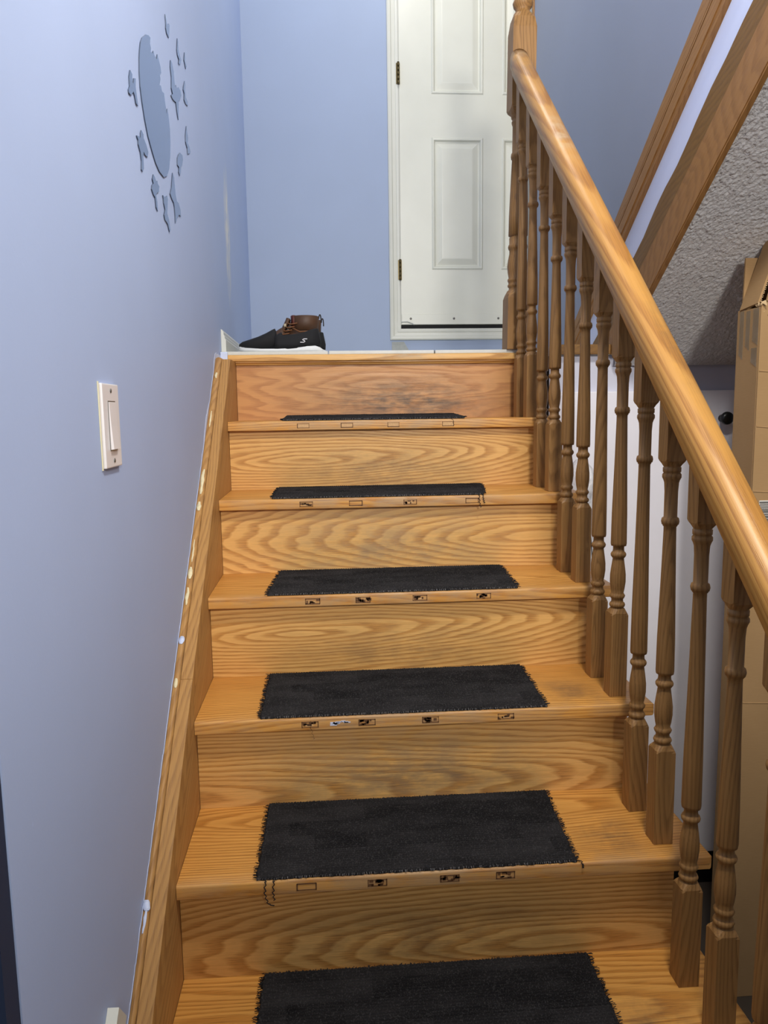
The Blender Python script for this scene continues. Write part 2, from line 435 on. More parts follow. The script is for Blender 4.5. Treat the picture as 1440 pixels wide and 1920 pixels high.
# wavy-edged upper strip of the upper stringer
m = MB(); N = 60; top = []; y1 = yat(l_top, LZ+.001)
for i in range(N+1):
    y = y1+(YN-y1)*i/N
    wob = .010*mn.noise(Vector((y*9, 3.1, 0)))+.005*mn.noise(Vector((y*31, .7, 0)))
    top.append((y, max(LZ+.001, l_top(y)+wob)))
m.prism([(yat(l_rid, LZ+.001)-.03, LZ+.001)]+top+[(YN, l_rid(YN)-.03)], 0, X1-.006, X1-.0005)
struct(obj('trim_5', m, 'trim_dark', grain=(UPD, .2, 0, .05, 1.10)))
o = slope_board('trim_6', l_low, l_rid, XF, X1-.0085, prof=[(0, .002), (.05, 0), (.95, 0), (1, .005)], gr=(.15, -.5, .02, 1.06), z0=-.011); struct(o)
# stucco soffit below the upper flight: real lumps
m = MB(); NX, NY = 280, 560; X2 = 1.95; y_s0, y_s1 = YW-.0165, YN
for j in range(NY+1):
    y = y_s0+(y_s1-y_s0)*(j/NY)
    for i in range(NX+1):
        x = X1-.008+(X2-X1+.008)*(i/NX)**1.5
        q = Vector((x*150+y*55, y*205, 1.7)); d = mn.noise(q)*.8+abs(mn.noise(q*1.6))*.5
        d = max(-.2, d)*.0062 if i and j and i < NX else 0
        m.v.append((x, y, l_low(y)+.006-d*.8))
W_ = NX+1
for j in range(NY):
    for i in range(NX): m.f.append((j*W_+i, j*W_+i+1, (j+1)*W_+i+1, (j+1)*W_+i)); m.sm.append(True); m.mi.append(0)
m.prism([(y_s0, l_low(y_s0)+.010), (y_s1, l_low(y_s1)+.010), (y_s1, l_low(y_s1)+.03), (y_s0, l_low(y_s0)+.03)], 0, X1-.006, X2)
struct(obj('ceiling_soffit', m, 'stucco', fix=False))
# vertical oak strip on the wall's end, beyond the newel
m = MB(); m.box((X1+.008, YE-.001, LZ+.001), (X1+.08, YE+.022, ZT), .003); struct(obj('trim_7', m, 'trim', grain=((2, 0, 1), .2, 0, 1.05, .95)))
# added unseen half wall behind the viewer, shades the lower steps from basement_bulb
m = MB(); m.box((.45, -3.10, FZ), (3.59, -2.98, .10)); struct(obj('wall_shade_added', m, 'closet_wall'))
# white baseboard on the landing at the left
prof = [(0, LZ+.0005), (.014, LZ+.0005), (.014, .055), (.011, .060), (.011, .066), (.008, .070), (.008, .078), (.004, .085), (0, .087)]
m = MB(); rs = []
for y in (.045, 1.115): rs.append([(wx(y)+.0005+a, y, z) for a, z in prof])
m.rings(rs, False); struct(obj('baseboard_left', m, 'white_trim'))
# white sloping strip low on the left wall
m = MB(); rs = []
for y in (-1.400, -1.660):
    z = -.952+.83*(y+1.400)
    rs.append([(wx(y)+a+.0005, y+b, z+c) for a, b, c in ((0, -.022, .016), (.014, -.020, .014), (.014, .010, -.024), (0, .012, -.026))])
m.rings(rs, False); struct(obj('trim_8', m, 'white_trim'))

# ------------------------------------------------------------------ door_1 (panelled entry door)
m = MB(); yf = YB-.006
PX = [(.752, .980), (1.062, 1.290)]; PZ = [(.452, 1.008), (1.184, 1.90)]
DL, DR, DB, DT = .613, 1.426, .214, 2.245
xs = sorted([DL, DR]+[a for p in PX for a in p]); zs = sorted([DB, DT]+[a for p in PZ for a in p])
for i in range(len(xs)-1):
    for j in range(len(zs)-1):
        if (xs[i], xs[i+1]) in PX and (zs[j], zs[j+1]) in PZ: continue
        m.add([(xs[i], yf, zs[j]), (xs[i+1], yf, zs[j]), (xs[i+1], yf, zs[j+1]), (xs[i], yf, zs[j+1])], [(0, 1, 2, 3)])
m.add([(DL, yf+.04, DB), (DR, yf+.04, DB), (DR, yf+.04, DT), (DL, yf+.04, DT), (DL, yf, DB), (DR, yf, DB), (DR, yf, DT), (DL, yf, DT)],
      [(3, 2, 1, 0), (0, 1, 5, 4), (1, 2, 6, 5), (2, 3, 7, 6), (3, 0, 4, 7)])
door = struct(obj('door_1', m, 'white'))
for p in PX:
    for q in PZ:
        t = MB(); lv = [(0, 0), (.005, -.004), (.011, -.003), (.017, .007), (.022, .008), (.046, .0005), (.050, .0)]
        rs = [[(p[0]+d, yf+h, q[0]+d), (p[1]-d, yf+h, q[0]+d), (p[1]-d, yf+h, q[1]-d), (p[0]+d, yf+h, q[1]-d)] for d, h in lv]
        t.rings(rs, False, caps=False); o = len(t.v); t.v += rs[-1]; t.f.append((o, o+1, o+2, o+3)); t.sm.append(False); t.mi.append(0)
        obj('panel', t, 'white', door, fix=False)
m = MB(); m.box((DL+.002, yf-.005, .2145), (DR-.002, yf-.0003, .258), .001)
sweep = obj('door_sweep', m, 'white', door)
for x in (.655, .849, 1.05, 1.30):
    t = MB(); c = []
    for dy, r in ((-.0001, .005), (-.0022, .0045), (-.0028, .001)): c.append([(x+r*math.cos(k*math.pi/6), yf-.005+dy, .240+r*math.sin(k*math.pi/6)) for k in range(12)])
    t.rings(c); obj('screw', t, 'screw', sweep)
m = MB(); m.tube([(DL+.001, yf-.004, .225), (.64, yf-.008, .226), (.662, yf-.008, .218), (.67, yf-.006, .212)], .0022, 6); obj('torn_seal', m, 'patch', door)
for z in (1.263, .450):
    hx = DL-.002
    h = MB(); h.box((hx-.010, yf-.0055, z-.042), (hx+.006, yf-.0005, z+.042)); h = obj('hinge', h, 'brass', door); h['label'] = 'aged brass hinge'
    for k in range(5):
        t = MB(); t.tube([(hx-.001, yf-.010, z-.045+k*.018+.0006), (hx-.001, yf-.010, z-.045+(k+1)*.018-.0006)], .0052, 10); obj('knuckle', t, 'brass', h)
# moulded casing, mitred at the bottom like a picture frame
def casing(n, a, b, wdir, ext):
    """a->b along the inner edge; wdir = outward direction; ext = (mitre at a, mitre at b)"""
    A, B, Wd = Vector(a), Vector(b), Vector(wdir); L = (B-A).normalized(); m = MB(); rs = []
    P = [(0, -.006), (0, -.012), (.006, -.014), (.014, -.013), (.016, -.010), (.030, -.012), (.034, -.017), (.044, -.019), (.049, -.016), (.050, -.006)]
    for base, e in ((A, ext[0]), (B, ext[1])):
        rs.append([base+Wd*d+L*(e*d)+Vector((0, h+.0055, 0)) for d, h in P])
    m.rings(rs, False); return struct(obj(n, m, 'white_trim'))
casing('trim_9', (.612, YB, .197), (.612, YB, 2.26), (-1, 0, 0), (-1, 0))
casing('trim_10', (.612, YB, .197), (1.43, YB, .197), (0, 0, -1), (-1, 0))
m = MB(); m.box((.614, YB-.001, .1985), (1.42, YB+.03, .2125)); obj('threshold_gap', m, 'gap', door)

# ================================================================== STAIRCASE
stair = thing('staircase', (.46, -1.9, FZ), 'worn honey oak staircase with dark tape marks on its step edges', 'staircase')
def tread_wear(k):
    def f(p):
        d = p.y+k*RUN                                 # distance behind the nosing
        mid = math.exp(-((p.x-.42)/.28)**2)
        pale = max(0, 1-d/.035)*(.35+.5*mid) if d > -.02 else 0
        side = math.exp(-((p.x-.77)/.06)**2)*math.exp(-((d-.08)/.06)**2)
        return (.75*side*(k >= 4)+.3*max(0, 1-d/.03)*mid, pale*.55, 0)
    return f
def nosing_poly(yb, yf, z, th, r=.0050, n=5):
    P = [(yb, z-th), (yb, z)]
    for i in range(n+1):
        a = math.pi/2*i/n; P.append((yf+r-r*math.sin(a), z-r+r*math.cos(a)))
    for i in range(n+1):
        a = math.pi/2*i/n; P.append((yf+r*.45-r*.45*math.cos(a), z-th+r*.45-r*.45*math.sin(a)))
    return P
def make_tread(k):
    z = -k*RISE; yf = -k*RUN; yb = -(k-1)*RUN+NOSE+.012; xe = WEND.get(k, .925)
    P = nosing_poly(yb, yf, z, TH); 
    # split the top so wear can vary
    top = [(yf+(yb-yf)*t, z) for t in (.92, .75, .6, .45, .32, .2, .12)]
    P = P[:2]+[(yb, z)][1:]+[q for q in top if q[0] > yf+.0056]+P[2:]
    m = MB(); rs = []; NXS = 36; r = .008
    for i in range(NXS+1):
        x = .0008+(xe-r-.0008)*i/NXS; rs.append([(x, a, b) for a, b in P])
    cyy, czz = (yb+yf)/2, z-TH/2
    for i in range(1, 5):                              # rounded right-hand end
        a = math.pi/2*i/4; ins = r*(1-math.cos(a)); x = xe-r+r*math.sin(a)
        rs.append([(x, max(q[0], yf+ins) if q[0] < yb-.001 else q[0], min(max(q[1], z-TH+ins), z-ins)) for q in P])
    m.rings(rs, True)
    o = obj('tread', m, 'tread', stair, grain=((0, 1, 2), .10, rnd(.1, .9), yf+rnd(-.05, .25), z-rnd(.05, .11)), wear=tread_wear(k))
    e = o.modifiers.new('edge', 'EDGE_SPLIT'); e.split_angle = math.radians(35)
    return o
def riser_wear(k, zt, zb):
    amt = {1: 1.15, 2: .55, 3: .55, 4: .45, 5: .75, 6: .55}.get(k, .3)
    def f(p):
        h = (p.z-zb)/(zt-zb)
        cx = .52 if k == 1 else .42
        return (amt*math.exp(-((p.x-cx)/.24)**2)*max(0, 1-abs(h-.28)/.62), .25*math.exp(-((p.x-.4)/.3)**2)*(k in (3, 5)), 0)
    return f
RG = {1: (.55, .11, .04, -.2), 2: (.235, .085, .02, 0), 3: (.9, .08, .05, 0), 4: (.22, .10, .015, 0), 5: (.1, .02, .06, 0), 6: (.75, .03, .05, 0)}
def make_riser(k):
    y = -(k-1)*RUN+NOSE; zb = -k*RISE+.0002; zt = (-(k-1)*RISE-TH-.0002) if k > 1 else -.0245
    m = MB(); nx, nz = 50, 10; x0, x1 = .0008, .872
    for s_, yy in ((0, y), (1, y+.0115)):
        o = len(m.v)
        for j in range(nz+1):
            for i in range(nx+1): m.v.append((x0+(x1-x0)*i/nx, yy, zb+(zt-zb)*j/nz))
        for j in range(nz):
            for i in range(nx):
                a = o+j*(nx+1)+i; q = (a, a+1, a+nx+2, a+nx+1)
                m.f.append(q if s_ == 0 else q[::-1]); m.sm.append(False); m.mi.append(0)
    o = (nx+1)*(nz+1)
    def strip(ids):
        for a, b in zip(ids, ids[1:]): m.f.append((a, b, b+o, a+o)); m.sm.append(False); m.mi.append(0)
    strip([i for i in range(nx, -1, -1)]); strip([nz*(nx+1)+i for i in range(nx+1)])
    strip([j*(nx+1) for j in range(nz+1)][::-1][::-1]); strip([j*(nx+1)+nx for j in range(nz+1)][::-1])
    g = RG.get(k, (.5, .08, .04, 0))
    return obj('riser', m, 'riser_top' if k == 1 else 'riser', stair, grain=((0, 2, 1), .13, g[0], zb+g[1], y-g[2]), wear=riser_wear(k, zt, zb))
NST = 8
treads = {}
for k in range(1, NST+1): treads[k] = make_tread(k)
for k in range(1, NST+2): make_riser(k)
# landing nosing and the cove under it
m = MB(); rs = []; P = nosing_poly(.0285, 0, .0062, .0195, .006)
for i in range(13): rs.append([(-.020+.896*i/12, a, b) for a, b in P])
m.rings(rs, True); o = obj('landing_nosing', m, 'riser', stair, grain=((0, 1, 2), .1, .2, -.1, .05), wear=lambda p: (0, .8*math.exp(-((p.x-.52)/.1)**2), 0))
o.modifiers.new('edge', 'EDGE_SPLIT').split_angle = math.radians(35)
m = MB(); rs = []
for x in (.001, .866): rs.append([(x, .024, -.024), (x, .024, -.0135), (x, .008, -.0135), (x, .008, -.017), (x, .012, -.0185), (x, .015, -.0235)])
m.rings(rs, False); obj('cove_moulding', m, 'riser', stair, grain=((0, 1, 2), .1, .2, -.1, .05))
# wall stringer: inner board in two lengths, bead against the wall
OFF = .075; SL = RISE/RUN
def zs_(y): return min(-.0135, OFF+SL*y)
yk = (-.0135-OFF)/SL
def stringer_len(ya, yb, x0, x1, top=0., nm='stringer_board', g=0):
    """ya < yb ; polygon between y's, 0.34 m deep"""
    ys = [ya]+([yk] if ya < yk < yb else [])+[yb]
    rs = []; m = MB()
    poly = [(y, zs_(y)+top) for y in ys]+[(y, max(FZ+.001, zs_(y)-.36)) for y in reversed(ys)]
    m.prism(poly, 0, x0, x1)
    return obj(nm, m, 'stringer', stair, grain=(DND, .12, -.7+g*9, .02+g*.5, -.05-g), wear=lambda p: (.0, .0, 0))
YJ = at(0, -.01, 352, 1284).y
stringer_len(YJ+.0006, .0236, -.0225, 0, 0, g=.03)
stringer_len(-1.66, YJ-.0006, -.0225, 0, 0, g=.0)
# bead: follows the wall's slight skew
m = MB(); rs = []
ys = [-1.66+i*.06 for i in range(int((yk+1.66)/.06)+1)]+[yk, -.06, .0236]
for y in ys:
    a, b = wx(y)+.0006, -.0228; z = zs_(y)
    rs.append([(a, y, z-.05), (a, y, z-.001), (a+(b-a)*.12, y, z+.0035), (a+(b-a)*.45, y, z+.006), (a+(b-a)*.75, y, z+.0045), (a+(b-a)*.93, y, z+.0005), (b, y, z-.004), (b, y, z-.05)])
m.rings(rs, [False]*0 or True)
o = obj('stringer_bead', m, 'stringer', stair, grain=(DND, .15, .3, .05, -.1), wear=lambda p: (.55*max(0, mn.noise(Vector((p.y*6, 0, 3))))+(.5 if p.x > -.0245 else 0), 0, 0))
o.modifiers.new('edge', 'EDGE_SPLIT').split_angle = math.radians(40)
# cream and white paint drips on the bead
def drip(px, py, ln, wd, mat='chip'):
    y = at(0, -.030, px, py).y
    m = MB(); N = 7; up = []; dn = []
    for i in range(N+1):
        t = i/N; yy = y+ln*(t-.5); c = (wx(yy)+-.0228)/2; c += .002*mn.noise(Vector((yy*90, px, 0)))
        h = wd*(math.sin(math.pi*min(1, max(0, t*.9+.05)))**.5)*(1+.5*mn.noise(Vector((yy*160, px*.3, 1))))
        up.append((c-h/2, yy, zs_(yy)+.0069)); dn.append((c+h/2, yy, zs_(yy)+.0066))
    o = len(m.v); m.v += up+dn
    for i in range(N): m.f.append((i, i+1, N+1+i+1, N+1+i)); m.sm.append(True); m.mi.append(0)
    lo = [(a, b, c-.0015) for a, b, c in up+dn]; o = len(m.v); m.v += lo
    for i in range(N):
        m.f.append((o+i+1, o+i, o+N+1+i, o+N+2+i)); m.f.append((i, o+i, o+i+1, i+1)); m.f.append((N+2+i, o+N+2+i, o+N+1+i, N+1+i))
        m.sm += [True]*3; m.mi += [0]*3
    obj('paint_drip', m, mat, stair)
for a in ((407, 700, .02, .006), (397, 805, .05, .004), (381, 915, .065, .008), (375, 965, .022, .009), (362, 1010, .05, .003), (358, 1085, .025, .008), (352, 1125, .035, .006)): drip(*a)
drip(341, 1208, .014, .010, 'paint_edge'); drip(331, 1304, .016, .007); drip(271, 1735, .03, .004, 'paint_edge'); drip(278, 1766, .012, .012, 'paint_edge')
# carriage on the open side
m = MB(); P = []
for k in range(1, NST+2):
    y = -(k-1)*RUN+NOSE+.0118
    P += [(y, -(k-1)*RISE-TH-.0006 if k > 1 else -.03), (y, -k*RISE-TH-.0006)]
P = P[:-1]+[(P[-1][0], FZ+.001)]
m.prism(P+[(.02, FZ+.9), (.034, -.21)], 0, .846, .866)
obj('carriage', m, 'trim', stair, grain=((1, 2, 0), .2, 0, .3, .8))
# dark residue outlines where tape was pulled off each nosing
def mark(k, x, style):
    m = MB(); yf = -k*RUN-.0005; z0, z1 = -k*RISE-TH+.006, -k*RISE-.0075; hw = .0165
    def q(xa, xb, za, zb, mi=0): m.box((xa, yf-.0002, za), (xb, yf+.0004, zb), mi=mi)
    t = .0016; j = lambda: rnd(-.0008, .0008)
    q(x-hw+j(), x-hw+t, z0, z1); q(x+hw-t, x+hw+j(), z0, z1); q(x-hw, x+hw, z1-t, z1+j()); q(x-hw, x+hw, z0+j(), z0+t)
    if style == 0: q(x-hw+t, x+hw-t, z0+t, z1-t, 1)
    if style == 1:
        for i in range(7): a = rnd(-hw, hw-.006); c = rnd(z0, z1-.004); q(x+a, x+a+rnd(.003, .009), c, min(z1, c+rnd(.002, .005)))
        q(x-hw*.5, x+hw*.4, z0+.003, z0+.006, 1)
    if style == 2:
        for i in range(12): a = rnd(-hw, hw-.006); c = rnd(z0, z1-.004); q(x+a, x+a+rnd(.003, .010), c, min(z1, c+rnd(.002, .006)))
    obj('tape_residue', m, ['mark', 'mark_light'], treads[k])
MX = {1: [(.206, 0), (.326, 0), (.455, 0), (.608, 0)], 2: [(.215, 1), (.338, 3), (.475, 1), (.632, 3)], 3: [(.230, 1), (.342, 2), (.470, 1), (.615, 2)],
      4: [(.224, 1), (.336, 2), (.462, 2), (.613, 1)], 5: [(.218, 3), (.338, 2), (.463, 2), (.560, 1)], 6: [(.22, 1), (.34, 2), (.47, 1), (.6, 2)]}
for k, L in MX.items():
    for x, s_ in L: mark(k, x, s_)
m = MB(); yf = -4*RUN-.0007
for i in range(9):
    a = .262+rnd(0, .03); c = -4*RISE-.018+rnd(0, .008); m.box((a, yf, c), (a+rnd(.006, .014), yf+.0008, c+rnd(.002, .004)))
obj('paint_smear', m, 'paint_edge', treads[4])

# ================================================================== BALUSTRADE
bal = thing('balustrade', (.8585, -.9, -RISE), 'brown oak stair railing with round handrail and turned spindles', 'railing')
def ring(cx, cy, z, kind, r, n=24, lean=0.):
    out = []
    for k in range(n):
        a = 2*math.pi*(k+.0)/n+math.pi/4
        c, s_ = math.cos(a), math.sin(a)
        if kind == 's':
            d = max(abs(c), abs(s_)); c, s_ = c/d, s_/d
        elif kind == 'c':                                # square with eased corners
            d = max(abs(c), abs(s_)); f = min(1/d, 1.30); c, s_ = c*f, s_*f
        out.append((cx+r*c+lean*z, cy+r*s_, z))
    return out
RZ0, RSL = .8405, .8915
def rail_z(y): return RZ0+RSL*y
def turned(cx, cy, zb, prof, lean=0.):
    m = MB(); rs = []; sm = []
    for i, (z, kd, r) in enumerate(prof):
        rs.append(ring(cx, cy, zb+z, kd, r, lean=lean))
        if i: sm.append(kd == 'r' and prof[i-1][1] == 'r')
    m.rings(rs, sm); return m
H = .0175
def baluster_prof(long, top):
    e = .10 if long else 0.
    return [(0.0005, 's', H), (.172, 's', H), (.176, 'c', H), (.184, 'r', .0150), (.1865, 'r', .0120), (.188, 'r', .0145), (.192, 'r', .0160), (.196, 'r', .0145), (.198, 'r', .0120),
            (.204, 'r', .0118), (.207, 'r', .0140), (.211, 'r', .0155), (.2145, 'r', .0135), (.217, 'r', .0122), (.226, 'r', .0140), (.240, 'r', .0157), (.255, 'r', .0156), (.270, 'r', .0138), (.284, 'r', .0118),
            (.289, 'r', .0112), (.2905, 'r', .0125), (.294, 'r', .0150), (.2975, 'r', .0155), (.301, 'r', .0140), (.303, 'r', .0118), (.308, 'r', .0110), (.3145, 'r', .0112), (.3150, 'r', .0150),
            (.320, 'r', .0158), (.38+e*.2, 'r', .0152), (.48+e*.6, 'r', .0126), (.570+e, 'r', .0106), (.5785+e, 'r', .0106), (.580+e, 'r', .0122), (.582+e, 'r', .0122), (.5825+e, 'r', .0140), (.588+e, 'r', .0152), (.5935+e, 'r', .0140), (.5955+e, 'r', .0112),
            (.640+e, 'r', .0112), (.655+e, 'r', .0122), (.660+e, 'r', .0138), (.664+e, 'r', .0158), (.669+e, 'r', .0158), (.6725+e, 'r', .0135), (.6735+e, 'r', .0150), (.681+e, 'r', .0152), (.6815+e, 'r', .0135),
            (.684+e, 'r', .0150), (.692+e, 'c', H), (.696+e, 's', H), (top, 's', H)]
NB = 15
for n in range(NB):
    k = n//2+1
    if k > NST: break
    cy = -.072-.1147*n+.0175; zb = -k*RISE
    top = rail_z(cy)-.026-zb
    P = baluster_prof(n % 2 == 0, top)
    m = turned(.8585, cy, zb, P)
    # cut the head of the block to the rail's slope
    nv = 24; last = len(m.v)-nv
    for i in range(last, len(m.v)): x, y, z = m.v[i]; m.v[i] = (x, y, rail_z(y)-.026)
    obj('baluster', m, 'baluster', bal, grain=((2, 0, 1), .10, zb+rnd(0, .6), .8585+rnd(-.05, .05), cy+rnd(.02, .06)*random.choice((-1, 1))))
# newel post (leans a touch, as in the photo)
LEAN = .0127; nx0 = .8635; ny = .0365; HN = .0350
np_ = [(.0005, 's', HN), (.155, 's', HN), (.166, 'c', HN*.97), (.178, 'r', .0300), (.182, 'r', .0250), (.188, 'r', .0250), (.191, 'r', .0285), (.196, 'r', .0290), (.199, 'r', .0265), (.204, 'r', .0265), (.207, 'r', .0290), (.213, 'r', .0295), (.217, 'r', .0262),
       (.235, 'r', .0295), (.252, 'r', .0312), (.272, 'r', .0290), (.290, 'r', .0255), (.300, 'r', .0255), (.302, 'r', .0280), (.309, 'r', .0300), (.315, 'r', .0285), (.317, 'r', .0262), (.336, 'r', .0268), (.338, 'r', .0240), (.342, 'r', .0240), (.3425, 'r', .0292),
       (.40, 'r', .0288), (.48, 'r', .0262), (.565, 'r', .0232), (.566, 'r', .0255), (.574, 'r', .0268), (.582, 'r', .0255), (.583, 'r', .0230), (.660, 'r', .0232), (.668, 'r', .0262), (.673, 'r', .0262), (.674, 'r', .0240), (.680, 'r', .0245), (.682, 'r', .0275), (.690, 'r', .0285),
       (.704, 'c', HN), (.712, 's', HN), (.925, 's', HN), (.955, 'c', HN*.92), (.972, 'r', .0265), (.978, 'r', .0215), (.986, 'r', .0215), (.992, 'r', .0275), (1.002, 'r', .0300), (1.010, 'r', .0265), (1.016, 'r', .0200), (1.024, 'r', .0200),
       (1.04, 'r', .0300), (1.06, 'r', .0345), (1.08, 'r', .0330), (1.10, 'r', .0220), (1.108, 'r', .004)]
m = turned(nx0, ny, LZ, np_, lean=LEAN)
newel = obj('newel_post', m, 'baluster', bal, grain=((2, 0, 1), .09, .45, .84, .09), wear=lambda p: (0, .0, 0))
newel['label'] = 'thick square newel post at the top of the railing'
# handrail: loaf-shaped section along the slope
m = MB(); d = Vector((0, 1, RSL)).normalized(); nrm = Vector((0, -d.z, d.y))
SEC = [(-.0205, -.0285), (.0205, -.0285), (.0225, -.026), (.0240, -.018), (.0280, -.012), (.0288, -.002), (.0280, .008), (.0250, .017), (.0190, .0235), (.0100, .0275), (0, .0287),
       (-.0100, .0275), (-.0190, .0235), (-.0250, .017), (-.0280, .008), (-.0288, -.002), (-.0280, -.012), (-.0240, -.018), (-.0225, -.026)]
rs = []; NS = 70
for i in range(NS+1):
    yc = .0008-(1.86)*i/NS
    ring_ = []
    for sx, sn in SEC:
        p = Vector((.8590, yc, rail_z(yc)))+Vector((sx, 0, 0))+nrm*sn
        p += d*((yc-p.y)/d.y); ring_.append(p)
    rs.append(ring_)
m.rings(rs, True)
def rail_wear(p):
    a = math.exp(-((p.y+.42)/.07)**2)*.8+math.exp(-((p.y+.03)/.04)**2)*.5
    return (.45*math.exp(-((p.y+.05)/.10)**2)+.35*math.exp(-((p.y+1.05)/.10)**2)*(p.x > .85), a if p.x > .845 else .2*a, 0)
hr = obj('handrail', m, 'rail', bal, grain=((1, 0, 2), .10, -1.45, .868, -.60), wear=rail_wear)
# grain must follow the slope of the rail
at_ = hr.data.attributes['gc']; buf = []
for v in m.v:
    V = Vector(v)-Vector((.859, -1.40, rail_z(-1.40))); buf += [.055*V.dot(d), V.x+.010, V.dot(nrm)+.030]
at_.data.foreach_set('vector', buf)

# ================================================================== STAIR MATS
LAB = {1: 'black carpet strip on the top step, seen edge-on', 2: 'black carpet strip on the second step from the top, threads hanging at right',
       3: 'black carpet strip on the third step from the top', 4: 'black carpet strip on the fourth step from the top',
       5: 'black carpet strip on the fifth step down, loose thread hanging at its left', 6: 'lowest black carpet strip in view, cut off at the bottom edge'}
MC = {1: [(.150, .004), (.655, .004), (.660, .215), (.150, .215)],
      2: [(.132, .004), (.662, .004), (.705, .245), (.132, .250)], 3: [(.130, .003), (.694, .003), (.708, .245), (.145, .250)],
      4: [(.127, .003), (.698, .003), (.705, .248), (.128, .250)], 5: [(.134, .003), (.686, .003), (.702, .248), (.137, .250)], 6: [(.132, .003), (.712, .003), (.714, .248), (.139, .249)]}
for k in range(1, 7):
    z = -k*RISE+.0004; c = MC[k]; base = Vector((.42, -k*RUN+.125, z))
    def bil(u, v): # u along x, v from front to back
        f = Vector(c[0])*(1-u)+Vector(c[1])*u; b = Vector(c[3])*(1-u)+Vector(c[2])*u; return f*(1-v)+b*v
    root = thing('stair_mat', base, LAB[k], 'carpet mat', 'black carpet strips on the stair treads')
    m = MB(); NX, NY = 300, 200
    for j in range(NY+1):
        for i in range(NX+1):
            u, v = i/NX, j/NY; p = bil(u, v)
            e = min(i, NX-i); ee = min(j, NY-j)
            jx = .0035*mn.noise(Vector((p.y*170, k*3.1, i > NX/2)))*(e == 0)+.0015*mn.noise(Vector((p.y*60, k, 5)))*(e < 3)
            jy = .0022*mn.noise(Vector((p.x*170, k*1.7, j > NY/2)))*(ee == 0)
            rv = v*36; ri = math.floor(rv); rib = abs(math.sin(math.pi*rv))**.55
            lump = abs(math.sin(math.pi*(p.x/.0052+ri*.37+.4*math.sin(p.x*61+ri))))**.7
            h = .0024+.0030*rib+.0020*lump*rib+.0006*mn.noise(Vector((p.x*40, p.y*40, k)))
            if e == 0 or ee == 0: h = .0022
            m.v.append((p.x+jx, -k*RUN+p.y+jy, z+h+(.008*v if k == 1 else 0)))
    W_ = NX+1
    for j in range(NY):
        for i in range(NX): m.f.append((j*W_+i, j*W_+i+1, (j+1)*W_+i+1, (j+1)*W_+i)); m.sm.append(True); m.mi.append(0)
    # skirt and underside
    bnd = [i for i in range(W_)]+[j*W_+NX for j in range(1, NY+1)]+[NY*W_+i for i in range(NX-1, -1, -1)]+[j*W_ for j in range(NY-1, 0, -1)]
    o = len(m.v); m.v += [(m.v[i][0], m.v[i][1], z) for i in bnd]; nb = len(bnd)
    for a in range(nb): b = (a+1) % nb; m.f.append((bnd[b], bnd[a], o+a, o+b)); m.sm.append(False); m.mi.append(0)
    m.f.append(tuple(o+a for a in reversed(range(nb)))); m.sm.append(False); m.mi.append(0)
    obj('carpet', m, 'carpet', root, fix=False)
    # frayed yarn ends round the cut edges
    m = MB(); st = MB()
    def yarn(mb, p, dirv, ln, r, up):
        P = []; q = Vector(p); dd = Vector(dirv)
        for s_ in range(4):
            P.append(q.copy()); q = q+dd*(ln/3)+Vector((rnd(-1, 1), rnd(-1, 1), 0))*ln*.13; q.z = max(z+.0012, p[2]+up*(1-(s_-1)**2/3))
        mb.tube(P, r, 3)
    for i in range(210):
        v = rnd(0, 1); left = i % 2; p = bil(0 if left else 1, v)
        yarn(m, (p.x+(.001 if left else -.001), -k*RUN+p.y, z+rnd(.0025, .005)), (-1 if left else 1, rnd(-.5, .5), 0), rnd(.003, .009), .0007, rnd(-.001, .002))
    for i in range(330):
        u = rnd(0, 1); p = bil(u, 1); yarn(m, (p.x, -k*RUN+p.y-.001, z+.003), (rnd(-.6, .6), .6, 0), rnd(.002, .005), .0006, rnd(0, .0035))
    o = obj('frayed_yarn', m, 'thread', root); o['kind'] = 'stuff'
    for i in range(190):
        u = (i+rnd(.1, .9))/190; p = bil(u, 0); ln = rnd(.003, .0065)
        a = Vector((p.x, -k*RUN+p.y+.0035, z+.0045)); b = Vector((p.x+rnd(-.0015, .0015), max(-k*RUN-.0012, -k*RUN+p.y+.0035-ln), z+.0014))
        st.tube([a, (a+b)/2+Vector((0, 0, .0008)), b], .00055, 3)
    o = obj('edge_stitching', st, 'stitch', root); o['kind'] = 'stuff'
    def loose(pts, nm='loose_thread', r=.0009):
        t = MB(); P = []
        for i in range(len(pts)-1):
            for s_ in range(6):
                f = s_/6; P.append(Vector(pts[i])*(1-f)+Vector(pts[i+1])*f+Vector((.0018*math.sin((i*6+s_)*2.1), 0, .0006*math.cos(s_))))
        t.tube(P, r, 5); obj(nm, t, 'thread', root)
    yf = -k*RUN
    if k == 2:
        for dx, dl in ((0, .034), (.010, .022)): loose([(.648+dx, yf+.004, z+.004), (.650+dx, yf-.003, z-.001), (.651+dx, yf-.004, z-dl*.6), (.655+dx, yf-.003, z-dl)])
    if k == 5:
        loose([(.150, yf+.004, z+.004), (.149, yf-.003, z-.002), (.148, yf-.004, z-.022), (.153, yf-.003, z-.040), (.166, yf-.003, z-.044)])
        loose([(.163, yf+.004, z+.004), (.163, yf-.003, z-.002), (.162, yf-.004, z-.022), (.164, yf-.003, z-.036)])
        loose([(.684, yf+.006, z+.004), (.694, yf+.002, z+.002), (.696, yf-.003, z-.003), (.696, yf-.003, z-.008)])
    if k == 4: loose([(.224, yf+.003, z+.002), (.224, yf-.002, z-.012), (.229, yf-.002, z-.035), (.232, yf-.002, z-.045)], r=.0003)
    if k == 1: loose([(.615, yf+.003, z+.003), (.622, yf-.002, z-.004), (.624, yf-.002, z-.024)], r=.0004)

